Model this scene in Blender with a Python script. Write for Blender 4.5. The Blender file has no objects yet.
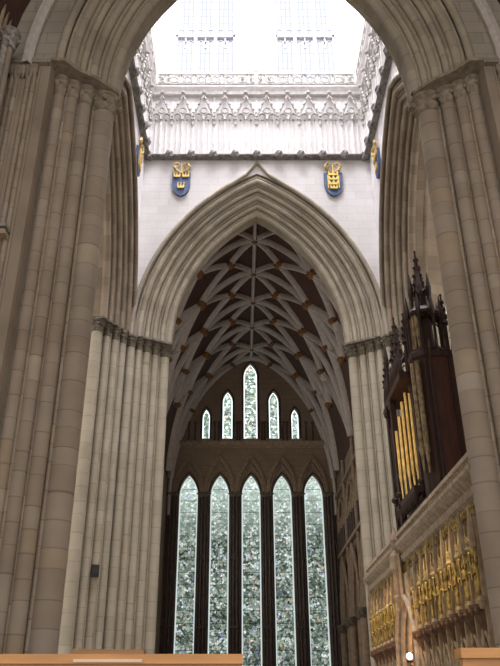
import bpy, math, random
from mathutils import Vector, Matrix
random.seed(7)
S = bpy.context.scene
COL = S.collection
PI = math.pi
FLOOR = 0.35
CX, CY = 1.0, 27.95
ZS = 20.0                     # springing of the crossing arches
HW = 5.03                     # clear half width of the crossing arches
ARISE = 9.0
AR = (HW*HW+ARISE*ARISE)/(2*HW)
AC = AR-HW
FACE = 8.0                    # tower inner face from its centre
MID = 9.5                     # north and south arch planes from the centre
FX, MX, CE = 7.05, 8.55, 28.92   # east and west: inner face, arch plane, centre of their arches

# ------------------------------------------------------------------ materials
def mat(name):
    m = bpy.data.materials.new(name); m.use_nodes = True
    nt = m.node_tree; nt.nodes.clear()
    return m, nt
def nd(nt, typ, **kw):
    n = nt.nodes.new(typ)
    for k, v in kw.items(): setattr(n, k, v)
    return n
def out_bsdf(nt, rough=0.8, metal=0.0):
    o = nd(nt, 'ShaderNodeOutputMaterial'); b = nd(nt, 'ShaderNodeBsdfPrincipled')
    b.inputs['Roughness'].default_value = rough; b.inputs['Metallic'].default_value = metal
    nt.links.new(b.outputs[0], o.inputs[0]); return b
def c4(c): return (c[0], c[1], c[2], 1)
def ramp(nt, stops):
    r = nd(nt, 'ShaderNodeValToRGB'); e = r.color_ramp.elements
    e[0].position, e[0].color = stops[0][0], c4(stops[0][1])
    e[1].position, e[1].color = stops[-1][0], c4(stops[-1][1])
    for p, c in stops[1:-1]:
        x = e.new(p); x.color = c4(c)
    return r
def math_n(nt, op, a, b=None):
    n = nd(nt, 'ShaderNodeMath', operation=op)
    for i, v in enumerate((a, b)):
        if v is None: continue
        if isinstance(v, (int, float)): n.inputs[i].default_value = v
        else: nt.links.new(v, n.inputs[i])
    return n.outputs[0]
def mixc(nt, typ, fac, a, b):
    n = nd(nt, 'ShaderNodeMix', data_type='RGBA', blend_type=typ)
    def s(i, v):
        if isinstance(v, (int, float)): n.inputs[i].default_value = v
        elif isinstance(v, tuple): n.inputs[i].default_value = c4(v)
        else: nt.links.new(v, n.inputs[i])
    s(0, fac); s(6, a); s(7, b)
    return n.outputs[2]

def dirt(nt, col, amount=0.5, scale=0.6):
    tc = nd(nt, 'ShaderNodeTexCoord')
    n = nd(nt, 'ShaderNodeTexNoise'); n.inputs['Scale'].default_value = scale; n.inputs['Detail'].default_value = 6
    nt.links.new(tc.outputs['Object'], n.inputs['Vector'])
    r = ramp(nt, [(0.3, (0.55, 0.52, 0.5)), (0.6, (1, 1, 1))])
    nt.links.new(n.outputs['Fac'], r.inputs[0])
    return mixc(nt, 'MULTIPLY', amount, col, r.outputs[0])

def stone_drum(name, stops, course=0.62, joint=0.5, dirty=0.6):
    """courses of single blocks along the UV's x, each block its own tint"""
    m, nt = mat(name); b = out_bsdf(nt, 0.85)
    uv = nd(nt, 'ShaderNodeUVMap'); sp = nd(nt, 'ShaderNodeSeparateXYZ'); nt.links.new(uv.outputs[0], sp.inputs[0])
    oi = nd(nt, 'ShaderNodeObjectInfo')
    rnd = math_n(nt, 'MULTIPLY', oi.outputs['Random'], 17.0)
    nz = nd(nt, 'ShaderNodeTexNoise'); nz.noise_dimensions = '1D'; nz.inputs['Scale'].default_value = 0.55
    nt.links.new(math_n(nt, 'ADD', sp.outputs[0], rnd), nz.inputs['W'])
    x = math_n(nt, 'ADD', math_n(nt, 'DIVIDE', sp.outputs[0], course), rnd)
    x = math_n(nt, 'ADD', x, math_n(nt, 'MULTIPLY', nz.outputs['Fac'], 1.4))
    fl = math_n(nt, 'FLOOR', x); fr = math_n(nt, 'FRACT', x)
    wn = nd(nt, 'ShaderNodeTexWhiteNoise'); wn.noise_dimensions = '2D'
    cb = nd(nt, 'ShaderNodeCombineXYZ'); nt.links.new(fl, cb.inputs[0]); nt.links.new(rnd, cb.inputs[1])
    nt.links.new(cb.outputs[0], wn.inputs['Vector'])
    r = ramp(nt, stops); nt.links.new(wn.outputs['Value'], r.inputs[0])
    j = math_n(nt, 'LESS_THAN', fr, 0.05)
    col = mixc(nt, 'MULTIPLY', math_n(nt, 'MULTIPLY', j, joint), r.outputs[0], (0.45, 0.4, 0.35))
    col = dirt(nt, col, dirty)
    nt.links.new(col, b.inputs['Base Color'])
    tc = nd(nt, 'ShaderNodeTexCoord'); n2 = nd(nt, 'ShaderNodeTexNoise'); n2.inputs['Scale'].default_value = 6
    nt.links.new(tc.outputs['Object'], n2.inputs['Vector'])
    bp = nd(nt, 'ShaderNodeBump'); bp.inputs['Strength'].default_value = 0.15
    nt.links.new(n2.outputs['Fac'], bp.inputs['Height']); nt.links.new(bp.outputs[0], b.inputs['Normal'])
    return m
def stone_ashlar(name, c1, c2, mortar, bw=1.1, rh=0.5, dirty=0.5):
    m, nt = mat(name); b = out_bsdf(nt, 0.88)
    uv = nd(nt, 'ShaderNodeUVMap')
    br = nd(nt, 'ShaderNodeTexBrick')
    br.inputs['Color1'].default_value = c4(c1); br.inputs['Color2'].default_value = c4(c2); br.inputs['Mortar'].default_value = c4(mortar)
    br.inputs['Scale'].default_value = 1; br.inputs['Mortar Size'].default_value = 0.012
    br.inputs['Brick Width'].default_value = bw; br.inputs['Row Height'].default_value = rh
    nt.links.new(uv.outputs[0], br.inputs['Vector'])
    nt.links.new(dirt(nt, br.outputs['Color'], dirty), b.inputs['Base Color'])
    return m
def plain(name, col, rough=0.6, metal=0.0, var=0.3, scale=4.0, stretch=None):
    m, nt = mat(name); b = out_bsdf(nt, rough, metal)
    tc = nd(nt, 'ShaderNodeTexCoord'); n = nd(nt, 'ShaderNodeTexNoise'); n.inputs['Scale'].default_value = scale; n.inputs['Detail'].default_value = 5
    src = tc.outputs['Object']
    if stretch:
        mp = nd(nt, 'ShaderNodeMapping'); mp.inputs['Scale'].default_value = stretch
        nt.links.new(src, mp.inputs[0]); src = mp.outputs[0]
    nt.links.new(src, n.inputs['Vector'])
    lo = tuple(max(0, x*(1-var)) for x in col); hi = tuple(min(1, x*(1+var)) for x in col)
    r = ramp(nt, [(0.3, lo), (0.7, hi)]); nt.links.new(n.outputs['Fac'], r.inputs[0])
    nt.links.new(r.outputs[0], b.inputs['Base Color'])
    return m
def emit(name, col, strength):
    m, nt = mat(name); o = nd(nt, 'ShaderNodeOutputMaterial'); e = nd(nt, 'ShaderNodeEmission')
    tc = nd(nt, 'ShaderNodeTexCoord'); n = nd(nt, 'ShaderNodeTexNoise'); n.inputs['Scale'].default_value = 1.3
    nt.links.new(tc.outputs['Object'], n.inputs['Vector'])
    r = ramp(nt, [(0.3, tuple(x*0.9 for x in col)), (0.7, col)]); nt.links.new(n.outputs['Fac'], r.inputs[0])
    nt.links.new(r.outputs[0], e.inputs[0]); e.inputs[1].default_value = strength
    nt.links.new(e.outputs[0], o.inputs[0]); return m
def leaded_clear(name, strength):
    """pale quarry glazing lit by the sky behind it"""
    m, nt = mat(name); o = nd(nt, 'ShaderNodeOutputMaterial'); e = nd(nt, 'ShaderNodeEmission')
    uv = nd(nt, 'ShaderNodeUVMap')
    br = nd(nt, 'ShaderNodeTexBrick'); br.offset = 0.0
    br.inputs['Color1'].default_value = (.95, .96, 1, 1); br.inputs['Color2'].default_value = (0.84, 0.87, 0.97, 1); br.inputs['Mortar'].default_value = (0.55, 0.57, 0.64, 1)
    br.inputs['Scale'].default_value = 1; br.inputs['Mortar Size'].default_value = 0.02
    br.inputs['Brick Width'].default_value = 0.32; br.inputs['Row Height'].default_value = 0.75
    nt.links.new(uv.outputs[0], br.inputs['Vector']); nt.links.new(br.outputs['Color'], e.inputs[0])
    e.inputs[1].default_value = strength
    nt.links.new(e.outputs[0], o.inputs[0]); return m
def stained(name, strength, wash=.7):
    """grisaille: small leaded quarries, greenish greys with pale and tinted pieces, lit by the sky behind"""
    m, nt = mat(name); o = nd(nt, 'ShaderNodeOutputMaterial'); e = nd(nt, 'ShaderNodeEmission')
    uv = nd(nt, 'ShaderNodeUVMap'); oi = nd(nt, 'ShaderNodeObjectInfo')
    cb = nd(nt, 'ShaderNodeCombineXYZ'); nt.links.new(math_n(nt, 'MULTIPLY', oi.outputs['Random'], 40), cb.inputs[2])
    va = nd(nt, 'ShaderNodeVectorMath', operation='ADD'); nt.links.new(uv.outputs[0], va.inputs[0]); nt.links.new(cb.outputs[0], va.inputs[1])
    vo = nd(nt, 'ShaderNodeTexVoronoi'); vo.inputs['Scale'].default_value = 5.6; nt.links.new(va.outputs[0], vo.inputs['Vector'])
    sp = nd(nt, 'ShaderNodeSeparateColor'); nt.links.new(vo.outputs['Color'], sp.inputs[0])
    r = ramp(nt, [(0.0, (0.05, 0.07, 0.055)), (0.26, (0.15, 0.19, 0.15)), (0.5, (0.29, 0.36, 0.295)), (0.70, (0.43, 0.52, 0.45)), (0.86, (0.75, 0.85, 0.85)), (0.93, (0.5, 0.38, 0.25)), (0.97, (0.25, 0.30, 0.55)), (1.0, (1, 1, 1))])
    nt.links.new(sp.outputs[0], r.inputs[0])
    v2 = nd(nt, 'ShaderNodeTexVoronoi', feature='DISTANCE_TO_EDGE'); v2.inputs['Scale'].default_value = 5.6; nt.links.new(va.outputs[0], v2.inputs['Vector'])
    lead = math_n(nt, 'LESS_THAN', v2.outputs['Distance'], 0.035)
    col = mixc(nt, 'MIX', lead, r.outputs[0], (0.02, 0.025, 0.02))
    sy = nd(nt, 'ShaderNodeSeparateXYZ'); nt.links.new(uv.outputs[0], sy.inputs[0])
    bands = nd(nt, 'ShaderNodeTexNoise'); bands.inputs['Scale'].default_value = 0.55; bands.inputs['Detail'].default_value = 3
    nt.links.new(va.outputs[0], bands.inputs['Vector'])
    r2 = ramp(nt, [(0.35, (0.55, 0.58, 0.55)), (0.5, (1, 1, 1)), (0.65, (1.0, 1.0, 1.0))]); nt.links.new(bands.outputs['Fac'], r2.inputs[0])
    col = mixc(nt, 'MULTIPLY', 1.0, col, r2.outputs[0])
    up = nd(nt, 'ShaderNodeMapRange'); up.inputs[1].default_value = 13.5; up.inputs[2].default_value = 18.5; up.inputs[3].default_value = 0; up.inputs[4].default_value = wash
    nt.links.new(sy.outputs[1], up.inputs[0])
    col = mixc(nt, 'ADD', up.outputs[0], col, (0.5, 0.6, 0.55))
    bar = math_n(nt, 'LESS_THAN', math_n(nt, 'FRACT', math_n(nt, 'DIVIDE', sy.outputs[1], 0.95)), 0.06)
    col = mixc(nt, 'MULTIPLY', math_n(nt, 'MULTIPLY', bar, 0.75), col, (0.1, 0.1, 0.1))
    nt.links.new(col, e.inputs[0]); e.inputs[1].default_value = strength
    nt.links.new(e.outputs[0], o.inputs[0]); return m
def gilt_tracery(name):
    m, nt = mat(name); b = out_bsdf(nt, 0.42, 0.55)
    tc = nd(nt, 'ShaderNodeTexCoord'); n = nd(nt, 'ShaderNodeTexNoise'); n.inputs['Scale'].default_value = 5; n.inputs['Detail'].default_value = 6
    nt.links.new(tc.outputs['Object'], n.inputs['Vector'])
    r = ramp(nt, [(0.36, (0.13, 0.085, 0.035)), (0.5, (0.40, 0.27, 0.065)), (0.72, (0.78, 0.60, 0.20))]); nt.links.new(n.outputs['Fac'], r.inputs[0])
    nt.links.new(r.outputs[0], b.inputs['Base Color']); return m

M = {}
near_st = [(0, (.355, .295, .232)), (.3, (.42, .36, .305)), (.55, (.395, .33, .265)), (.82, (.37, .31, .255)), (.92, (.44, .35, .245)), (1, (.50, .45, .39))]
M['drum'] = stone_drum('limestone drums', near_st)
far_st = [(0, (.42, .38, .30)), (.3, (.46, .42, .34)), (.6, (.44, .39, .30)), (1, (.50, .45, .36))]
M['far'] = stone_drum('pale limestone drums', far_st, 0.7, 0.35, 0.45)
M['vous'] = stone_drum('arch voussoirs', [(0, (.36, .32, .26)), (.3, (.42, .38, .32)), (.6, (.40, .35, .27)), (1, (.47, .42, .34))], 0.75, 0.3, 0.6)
M['vousshade'] = stone_drum('shaded voussoirs', [(0, (.24, .19, .14)), (.5, (.28, .225, .165)), (1, (.33, .27, .20))], 0.75, 0.3, 0.6)  # weaker light on the side arches is put into this darker stone colour
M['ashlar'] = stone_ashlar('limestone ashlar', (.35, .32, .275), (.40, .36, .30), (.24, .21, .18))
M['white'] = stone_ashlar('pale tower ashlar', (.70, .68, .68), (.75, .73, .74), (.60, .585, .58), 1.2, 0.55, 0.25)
M['whitecarve'] = plain('pale carved stone', (.62, .60, .585), 0.85, var=.15)
M['carvedark'] = plain('darkened carved stone', (.30, .28, .26), 0.9, var=.5, scale=6)  # grey-brown carved stone, mottled at random
M['capital'] = plain('carved capital stone', (.15, .13, .10), 0.9, var=.55, scale=5)
M['capnear'] = plain('worn capital stone', (.29, .245, .195), 0.9, var=.35, scale=5)
M['windowstone'] = plain('window tracery stone', (.40, .40, .43), 0.9, var=.1)
M['tracery'] = plain('shadowed tracery stone', (.40, .38, .355), 0.9, var=.35, scale=6)
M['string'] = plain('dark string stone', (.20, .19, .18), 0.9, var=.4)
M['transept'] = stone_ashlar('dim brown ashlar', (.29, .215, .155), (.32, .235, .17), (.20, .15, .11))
M['transmould'] = plain('brown moulded stone', (.33, .25, .18), 0.85, var=.25)
M['marble'] = plain('dark marble shafts', (.085, .06, .055), 0.45, var=.4)
M['timber'] = plain('dark vault timber', (.085, .042, .03), 0.8, var=.4, scale=3, stretch=(6, .6, 6))
M['rib'] = plain('pale painted ribs', (.62, .57, .545), 0.75, var=.12)
M['boss'] = plain('gilded bosses', (.24, .11, .04), 0.6, 0.2, var=.5, scale=7)
M['sglass'] = stained('grisaille glass', 1.0)
M['sborder'] = emit('pale border glass', (.84, .95, .92), .85)
M['sbright'] = stained('upper stained glass', 2.1, .05)
M['bbright'] = emit('bright border glass', (.85, .95, 1.0), 2.2)
M['tglass'] = leaded_clear('tower quarry glass', 1.2)
M['cglass'] = emit('added side window glow', (1.0, .92, .80), 2.6)
M['organ'] = plain('dark mahogany', (.034, .011, .006), 0.65, var=.5, scale=3, stretch=(4, 4, .6))
M['organred'] = plain('red brown mahogany panel', (.07, .019, .010), 0.6, var=.4, scale=3, stretch=(4, 4, .5))
M['pipe'] = plain('gold organ pipes', (.85, .58, .20), 0.3, 0.75, var=.2)
M['pipedull'] = plain('dull decorated pipes', (.27, .20, .115), 0.5, 0.3, var=.6, scale=5)
M['gilt'] = gilt_tracery('gilded stone')
M['canopy'] = plain('part gilded canopy stone', (.40, .29, .13), .6, .25, var=.75, scale=4)
M['screen'] = plain('tan carved screen stone', (.36, .27, .18), 0.8, var=.35, scale=3)
M['screenpale'] = plain('pale screen stone', (.46, .38, .28), 0.8, var=.3, scale=5)
M['cornice'] = plain('tan cornice stone', (.40, .325, .24), .8, var=.3, scale=5)
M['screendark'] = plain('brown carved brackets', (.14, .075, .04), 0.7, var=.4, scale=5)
M['black'] = plain('black plastic', (.02, .02, .022), 0.5, var=.2)
M['iron'] = plain('dark iron', (.05, .05, .055), 0.5, 0.5, var=.3)
M['blue'] = plain('blue heraldic paint', (.045, .085, .20), 0.5, var=.25)
M['gold'] = plain('heraldic gold', (.75, .52, .14), 0.4, 0.35, var=.25, scale=9)
M['crest'] = plain('pale gold scroll', (.55, .40, .16), 0.5, 0.2, var=.6, scale=5)
M['oak'] = plain('light oak', (.47, .235, .085), 0.4, var=.18, scale=5, stretch=(1, 8, 8))
M['oakdark'] = plain('brown oak', (.24, .125, .05), 0.45, var=.2, scale=5, stretch=(1, 8, 8))
M['paper'] = plain('cream card strip', (.62, .50, .38), 0.8, var=.1)
M['paving'] = stone_ashlar('stone paving', (.30, .27, .23), (.34, .31, .27), (.18, .16, .14), 0.9, 0.9)
M['lamp'] = emit('lamp glow', (1, .86, .88), 9)
M['passagedark'] = plain('dark passage', (.16, .08, .04), .9)

# ------------------------------------------------------------------ mesh builder
class MB:
    def __init__(self): self.v = []; self.f = []; self.uv = {}
    def face(self, pts, uvs=None):
        i = len(self.v); self.v += [tuple(p) for p in pts]
        if uvs: self.uv[len(self.f)] = uvs
        self.f.append(tuple(range(i, i+len(pts))))
    def grid(self, rows, closed=False, uv=None):
        """rows of points (row = along, column = around)"""
        base = len(self.v); n = len(rows[0])
        for r in rows: self.v += [tuple(p) for p in r]
        for i in range(len(rows)-1):
            for j in range(n if closed else n-1):
                k = (j+1) % n
                q = (base+i*n+j, base+i*n+k, base+(i+1)*n+k, base+(i+1)*n+j)
                if uv:
                    a, b = uv[i], uv[i+1]
                    self.uv[len(self.f)] = [(a, j*.1), (a, (j+1)*.1), (b, (j+1)*.1), (b, j*.1)]
                self.f.append(q)
        return self
    def box(self, x0, x1, y0, y1, z0, z1):
        p = [(x, y, z) for z in (z0, z1) for y in (y0, y1) for x in (x0, x1)]
        b = len(self.v); self.v += p
        for q in ((0, 2, 3, 1), (4, 5, 7, 6), (0, 1, 5, 4), (2, 6, 7, 3), (0, 4, 6, 2), (1, 3, 7, 5)):
            self.f.append(tuple(b+i for i in q))
        return self
    def bar(self, a, b, w, h=None, up=(0, 0, 1)):
        """rectangular bar from a to b"""
        h = h or w; a = Vector(a); b = Vector(b); d = (b-a).normalized()
        s = d.cross(Vector(up))
        if s.length < 1e-4: s = d.cross(Vector((1, 0, 0)))
        s.normalize(); u = s.cross(d)
        rows = [[p+s*w/2*i+u*h/2*j for i, j in ((-1, -1), (1, -1), (1, 1), (-1, 1))] for p in (a, b)]
        self.grid(rows, True); self.face(rows[0][::-1]); self.face(rows[1]); return self
    def tube(self, path, r, n=8, caps=True):
        path = [Vector(p) for p in path]; rows = []; ref = None
        for i, p in enumerate(path):
            d = (path[min(i+1, len(path)-1)]-path[max(i-1, 0)]).normalized()
            if ref is None:
                ref = d.cross(Vector((0, 0, 1)))
                if ref.length < 1e-3: ref = d.cross(Vector((0, 1, 0)))
            ref = (ref-d*ref.dot(d)).normalized(); t = d.cross(ref)
            rr = r[i] if isinstance(r, (list, tuple)) else r
            rows.append([p+ref*rr*math.cos(2*PI*k/n)+t*rr*math.sin(2*PI*k/n) for k in range(n)])
        L = [0]
        for i in range(1, len(path)): L.append(L[-1]+(path[i]-path[i-1]).length)
        self.grid(rows, True, L)
        if caps: self.face(rows[0][::-1]); self.face(rows[-1])
        return self
    def lathe(self, prof, n=16, c=(0, 0, 0), sx=1, sy=1, wob=0, lobes=0, rot=0):
        rows = []; L = []
        for (r, z) in prof:
            row = []
            for k in range(n):
                a = 2*PI*k/n+rot; rr = r*(1+wob*math.cos(lobes*a+z*9))
                row.append((c[0]+rr*math.cos(a)*sx, c[1]+rr*math.sin(a)*sy, c[2]+z))
            rows.append(row); L.append(z)
        self.grid(rows, True, L); self.face(rows[0][::-1]); self.face(rows[-1]); return self
    def ball(self, c, r, n=8, sz=1):
        prof = [(max(1e-3, r*math.sin(PI*i/n)), -r*sz*math.cos(PI*i/n)) for i in range(n+1)]
        return self.lathe(prof, max(6, n+2), c)
    def prism(self, poly, z0, z1):
        lo = [(x, y, z0) for x, y in poly]; hi = [(x, y, z1) for x, y in poly]
        self.face(lo[::-1]); self.face(hi)
        for i in range(len(poly)):
            j = (i+1) % len(poly); self.face([lo[i], lo[j], hi[j], hi[i]])
        return self
    def slab(self, poly, y0, y1):
        """poly in the x-z plane, extruded in y"""
        a = [(x, y0, z) for x, z in poly]; b = [(x, y1, z) for x, z in poly]
        self.face(a); self.face(b[::-1])
        for i in range(len(poly)):
            j = (i+1) % len(poly); self.face([a[i], b[i], b[j], a[j]])
        return self
    def xf(self, m):
        self.v = [tuple(m @ Vector(p)) for p in self.v]; return self
    def build(self, name, m, parent=None, loc=(0, 0, 0), rz=0, smooth=False):
        me = bpy.data.meshes.new(name); me.from_pydata(self.v, [], self.f)
        ul = me.uv_layers.new(name='UVMap')
        for p in me.polygons:
            e = self.uv.get(p.index); nrm = p.normal
            for q, li in enumerate(p.loop_indices):
                if e: ul.data[li].uv = e[q]
                else:
                    v = me.vertices[me.loops[li].vertex_index].co
                    if abs(nrm.z) > .8: ul.data[li].uv = (v.x, v.y)
                    elif abs(nrm.x) > abs(nrm.y): ul.data[li].uv = (v.y, v.z)
                    else: ul.data[li].uv = (v.x, v.z)
            p.use_smooth = smooth
        me.materials.append(M[m]); me.update()
        o = bpy.data.objects.new(name, me); COL.objects.link(o)
        if smooth:
            try: me.set_sharp_from_angle(angle=math.radians(50))
            except Exception: pass
        o.location = loc; o.rotation_euler = (0, 0, rz)
        if parent: o.parent = parent
        return o

def tag(o, label=None, cat=None, group=None, kind=None):
    if label: o['label'] = label
    if cat: o['category'] = cat
    if group: o['group'] = group
    if kind: o['kind'] = kind
    return o
def thing(name, label, cat, loc=(0, 0, 0), rz=0, group=None, kind=None):
    o = bpy.data.objects.new(name, None); COL.objects.link(o); o.location = loc; o.rotation_euler = (0, 0, rz)
    o.empty_display_size = .2
    return tag(o, label, cat, group, kind)
def struct(o, label, cat): return tag(o, label, cat, None, 'structure')
def dup(o, loc=None, rz=None, label=None, group=None, parent=None):
    c = o.copy(); COL.objects.link(c); c.parent = parent
    if loc is not None: c.location = loc
    if rz is not None: c.rotation_euler = (0, 0, rz)
    if label: c['label'] = label
    if group: c['group'] = group
    for ch in list(o.children): dup(ch, parent=c)
    return c

def half_arch(hw, rise, n=14, off=0):
    """right-to-left list of (x, z) of a two-centred arch, springing at z = 0"""
    R = (hw*hw+rise*rise)/(2*hw); c = R-hw; R2 = R+off
    aa = math.acos(-c/R2) if R2 > abs(c) else PI
    left = []
    for i in range(n+1):
        a = PI-(PI-aa)*i/n; left.append((c+R2*math.cos(a), R2*math.sin(a)))
    left[-1] = (0, left[-1][1])
    return left+[(-x, z) for x, z in left[-2::-1]]
def arch_sweep(mb, hw, rise, sec, closed, n=14, zs=0, ogee=None):
    """sweep a section of (offset outwards, y) points round an arch"""
    cols = []
    for r, y in sec:
        col = []
        for x, z in half_arch(hw, rise, n, r):
            if ogee: z += ogee[0]*max(0, 1-abs(x)/ogee[1])**2.6
            col.append((x, y, zs+z))
        cols.append(col)
    rows = [[c[i] for c in cols] for i in range(len(cols[0]))]
    L = [0]
    for i in range(1, len(rows)): L.append(L[-1]+(Vector(rows[i][0])-Vector(rows[i-1][0])).length)
    mb.grid(rows, closed, L); return mb
def ring(r, y, rad, n=8): return [(r+rad*math.cos(2*PI*k/n), y+rad*math.sin(2*PI*k/n)) for k in range(n)]

# ------------------------------------------------------------------ setting: floor
fl = MB().box(-40, 40, -14, 62, FLOOR-.3, FLOOR).build('floor', 'paving')
struct(fl, 'grey stone paving of the crossing and transepts', 'floor')

# ------------------------------------------------------------------ crossing arches
def crossing_arch(label, loc, rz, m='vous', hood=True, ogee=None, back=.7, deep=1.5, rise=ARISE, k=1.0):
    t = thing('crossing_arch', label, 'arch', loc, rz, 'great crossing arches')
    back = [(back, deep), (.12, .55), (0, .55), (0, -.3), (.4, -.3), (.4, -.55), (.8, -.55), (.8, -.8), (1.2, -.8), (1.2, -1.05), (1.6, -1.05), (1.6, -1.3), (2.0, -1.3), (2.0, -1.52)]
    back = [(q*k if y < .5 else q, y) for q, y in back]
    arch_sweep(MB(), HW, rise, back, False, 18).build('reveal', m, t)
    arch_sweep(MB(), HW, rise, ring(.12, .42, .16, 10), True, 18).build('moulding', m, t, smooth=True)
    for i, (r, y, q) in enumerate(((.08, -.28, .2), (.43, -.55, .14), (.83, -.8, .16), (1.22, -1.05, .14), (1.62, -1.3, .17))):
        arch_sweep(MB(), HW, rise, ring(r*k, y, q*(.5+.5*k), 10), True, 18).build('moulding', m, t, smooth=True)
    for (r, y, q) in ((.25, -.42, .07), (.63, -.66, .07), (1.02, -.92, .07), (1.42, -1.16, .07), (1.82, -1.4, .07)):
        arch_sweep(MB(), HW, rise, ring(r*k, y, q, 6), True, 18).build('fillet', m, t, smooth=True)
    if hood:
        arch_sweep(MB(), HW, rise, ring(2.06*k, -1.56, .14, 8), True, 18, 0, ogee).build('hood_mould', m, t, smooth=True)
    return t
NPOS = (CX, CY+MID, ZS); SPOS = (CX-.22, CY-MID, ZS)
crossing_arch('far pointed crossing arch framing the five tall windows, pale moulded stone', NPOS, 0, ogee=(.75, 1.5))
crossing_arch('near crossing arch sweeping across the top of the view', SPOS, 0, back=2.9, deep=3.4, rise=8.4, k=.76)
crossing_arch('crossing arch above the organ, its mouldings seen edge on', (CX+MX, CE, ZS), -PI/2, 'vousshade')
crossing_arch('crossing arch facing the organ, seen edge on behind the near pier', (CX-MX, CE, ZS), PI/2, 'vousshade')

# ------------------------------------------------------------------ tower walls
def tower_wall(name, label, loc, rz, wide, top, m, back=.7, deep=1.5, rise=ARISE, k=1.0):
    mb = MB()
    hole = half_arch(HW, rise, 18, 2.0*k); hb = half_arch(HW, rise, 18, back)
    def ngon(h, y, flip):
        p = [(-wide, 0)]+h+[(wide, 0), (wide, top), (-wide, top)]
        # split at the crown so that both halves are simple
        k = len(h)//2
        a = [(-wide, 0)]+h[:k+1]+[(0, top), (-wide, top)]
        b = h[k:]+[(wide, 0), (wide, top), (0, top)]
        for q in (a, b):
            f = [(x, y, z) for x, z in q]
            mb.face(f[::-1] if flip else f)
    ngon(hole, -1.5, False); ngon(hb, deep, True)
    for s in (-1, 1):
        mb.face([(s*wide, -1.5, 0), (s*wide, deep, 0), (s*wide, deep, top), (s*wide, -1.5, top)])
    mb.face([(-wide, -1.5, top), (wide, -1.5, top), (wide, deep, top), (-wide, deep, top)])
    o = mb.build(name, m, None, loc, rz)
    return struct(o, label, 'wall')
TOPW = 19.0      # tower wall runs to z = 39
tower_wall('wall_north', 'pale tower wall above the far arch, with two shields', NPOS, 0, 7.1, TOPW, 'white')
tower_wall('wall_east', 'pale tower wall above the organ arch, seen obliquely', (CX+MX, CE, ZS), -PI/2, 7.15, TOPW, 'white')
tower_wall('wall_west', 'pale tower wall opposite the organ, seen obliquely', (CX-MX, CE, ZS), PI/2, 7.15, TOPW, 'white')
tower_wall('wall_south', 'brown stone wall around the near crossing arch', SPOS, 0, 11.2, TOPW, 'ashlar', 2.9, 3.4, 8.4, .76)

# window stage of the tower, z = 39 .. 57
WN = [0]
def tower_stage(side, loc, rz, label, where):
    mb = MB(); h0, h1 = 0, 18
    def pan(xl, xr, xc, hw, zs, rise):
        p = half_arch(hw, rise, 8)
        poly_l = [(xl, h0), (xc-hw, h0)]+[(xc+x, zs+z) for x, z in p[:9]]+[(xc, h1), (xl, h1)]
        poly_r = [(xc+x, zs+z) for x, z in p[8:]]+[(xc+hw, h0), (xr, h0), (xr, h1), (xc, h1)]
        mb.slab(poly_l, -1.5, .2); mb.slab(poly_r, -1.5, .2)
    pan(-7.15, 0, -3.5, 2.1, 12.2, 3.2); pan(0, 7.15, 3.5, 2.1, 12.2, 3.2)
    w = struct(mb.build('wall_tower_'+side, 'white', None, loc, rz), label, 'wall')
    # vertical panel mouldings on the wall between the windows
    for x in (-6.7, -6.25, -5.8, -.9, -.3, .3, .9, 5.8, 6.25, 6.7):
        MB().box(x-.09, x+.09, -1.68, -1.5, .2, 17.5).build('panel_moulding', 'whitecarve', w)
    for k, xc in enumerate((-3.5, 3.5)):
        WN[0] += 1
        t = thing('window_%d' % WN[0], 'bright tall three-light tower window, %s of the pair %s' % (('first', 'second')[k], where), 'window', loc, rz, None, 'structure')
        p = [(xc+x, 12.2+z) for x, z in half_arch(2.1, 3.2, 8)]
        g = MB(); g.face([(x, -.6, z) for x, z in [(xc-2.1, 0)]+p+[(xc+2.1, 0)]]); g.build('pane', 'tglass', t)
        fr = MB()
        arch_sweep(fr, 2.1, 3.2, [(-.14, -.9), (-.14, -.5), (.05, -.5), (.05, -.9)], True, 8, 12.2); fr.v = [(x+xc, y, z) for x, y, z in fr.v]
        for s in (-1, 1): fr.box(xc+s*2.05-.1, xc+s*2.05+.1, -.95, -.5, 0, 12.2)
        fr.build('frame', 'windowstone', t)
        for x in (-.7, .7): MB().box(xc+x-.11, xc+x+.11, -1.0, -.5, 0, 13.4).build('mullion', 'windowstone', t)
        tr = MB(); tr.box(xc-2.1, xc+2.1, -.95, -.55, 5.0, 5.22)
        for x in (-1.4, 0, 1.4):
            for q in (-.35, .35):
                tr.tube([(xc+x+q+a*.32, -.8, 4.0+.75*math.sqrt(max(0, 1-a*a))) for a in (-1, -.7, -.35, 0, .35, .7, 1)], .06, 5)
                tr.tube([(xc+x+q+.26*math.cos(a*PI/4), -.8, 5.62+.3*math.sin(a*PI/4)) for a in range(9)], .055, 5)
            tr.box(xc+x-.05, xc+x+.05, -.9, -.6, 4.6, 6.2)
        tr.build('transom_tracery', 'windowstone', t)
    return w
tower_stage('north', (CX, CY+MID, 39), 0, 'pale upper tower wall between the far windows', 'above the far arch')
tower_stage('east', (CX+MX, CE, 39), -PI/2, 'pale upper tower wall above the organ side gallery', 'above the organ side')
tower_stage('west', (CX-MX, CE, 39), PI/2, 'pale upper tower wall opposite the organ side', 'opposite the organ side')
tower_stage('south', (CX, CE-MX, 39), PI, 'pale upper tower wall over the near arch', 'over the near arch')
struct(MB().box(CX-10, CX+10, CE-10, CE+10, 57, 57.4).build('ceiling_tower', 'whitecarve'), 'flat pale lantern ceiling at the top of the tower', 'ceiling')

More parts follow.
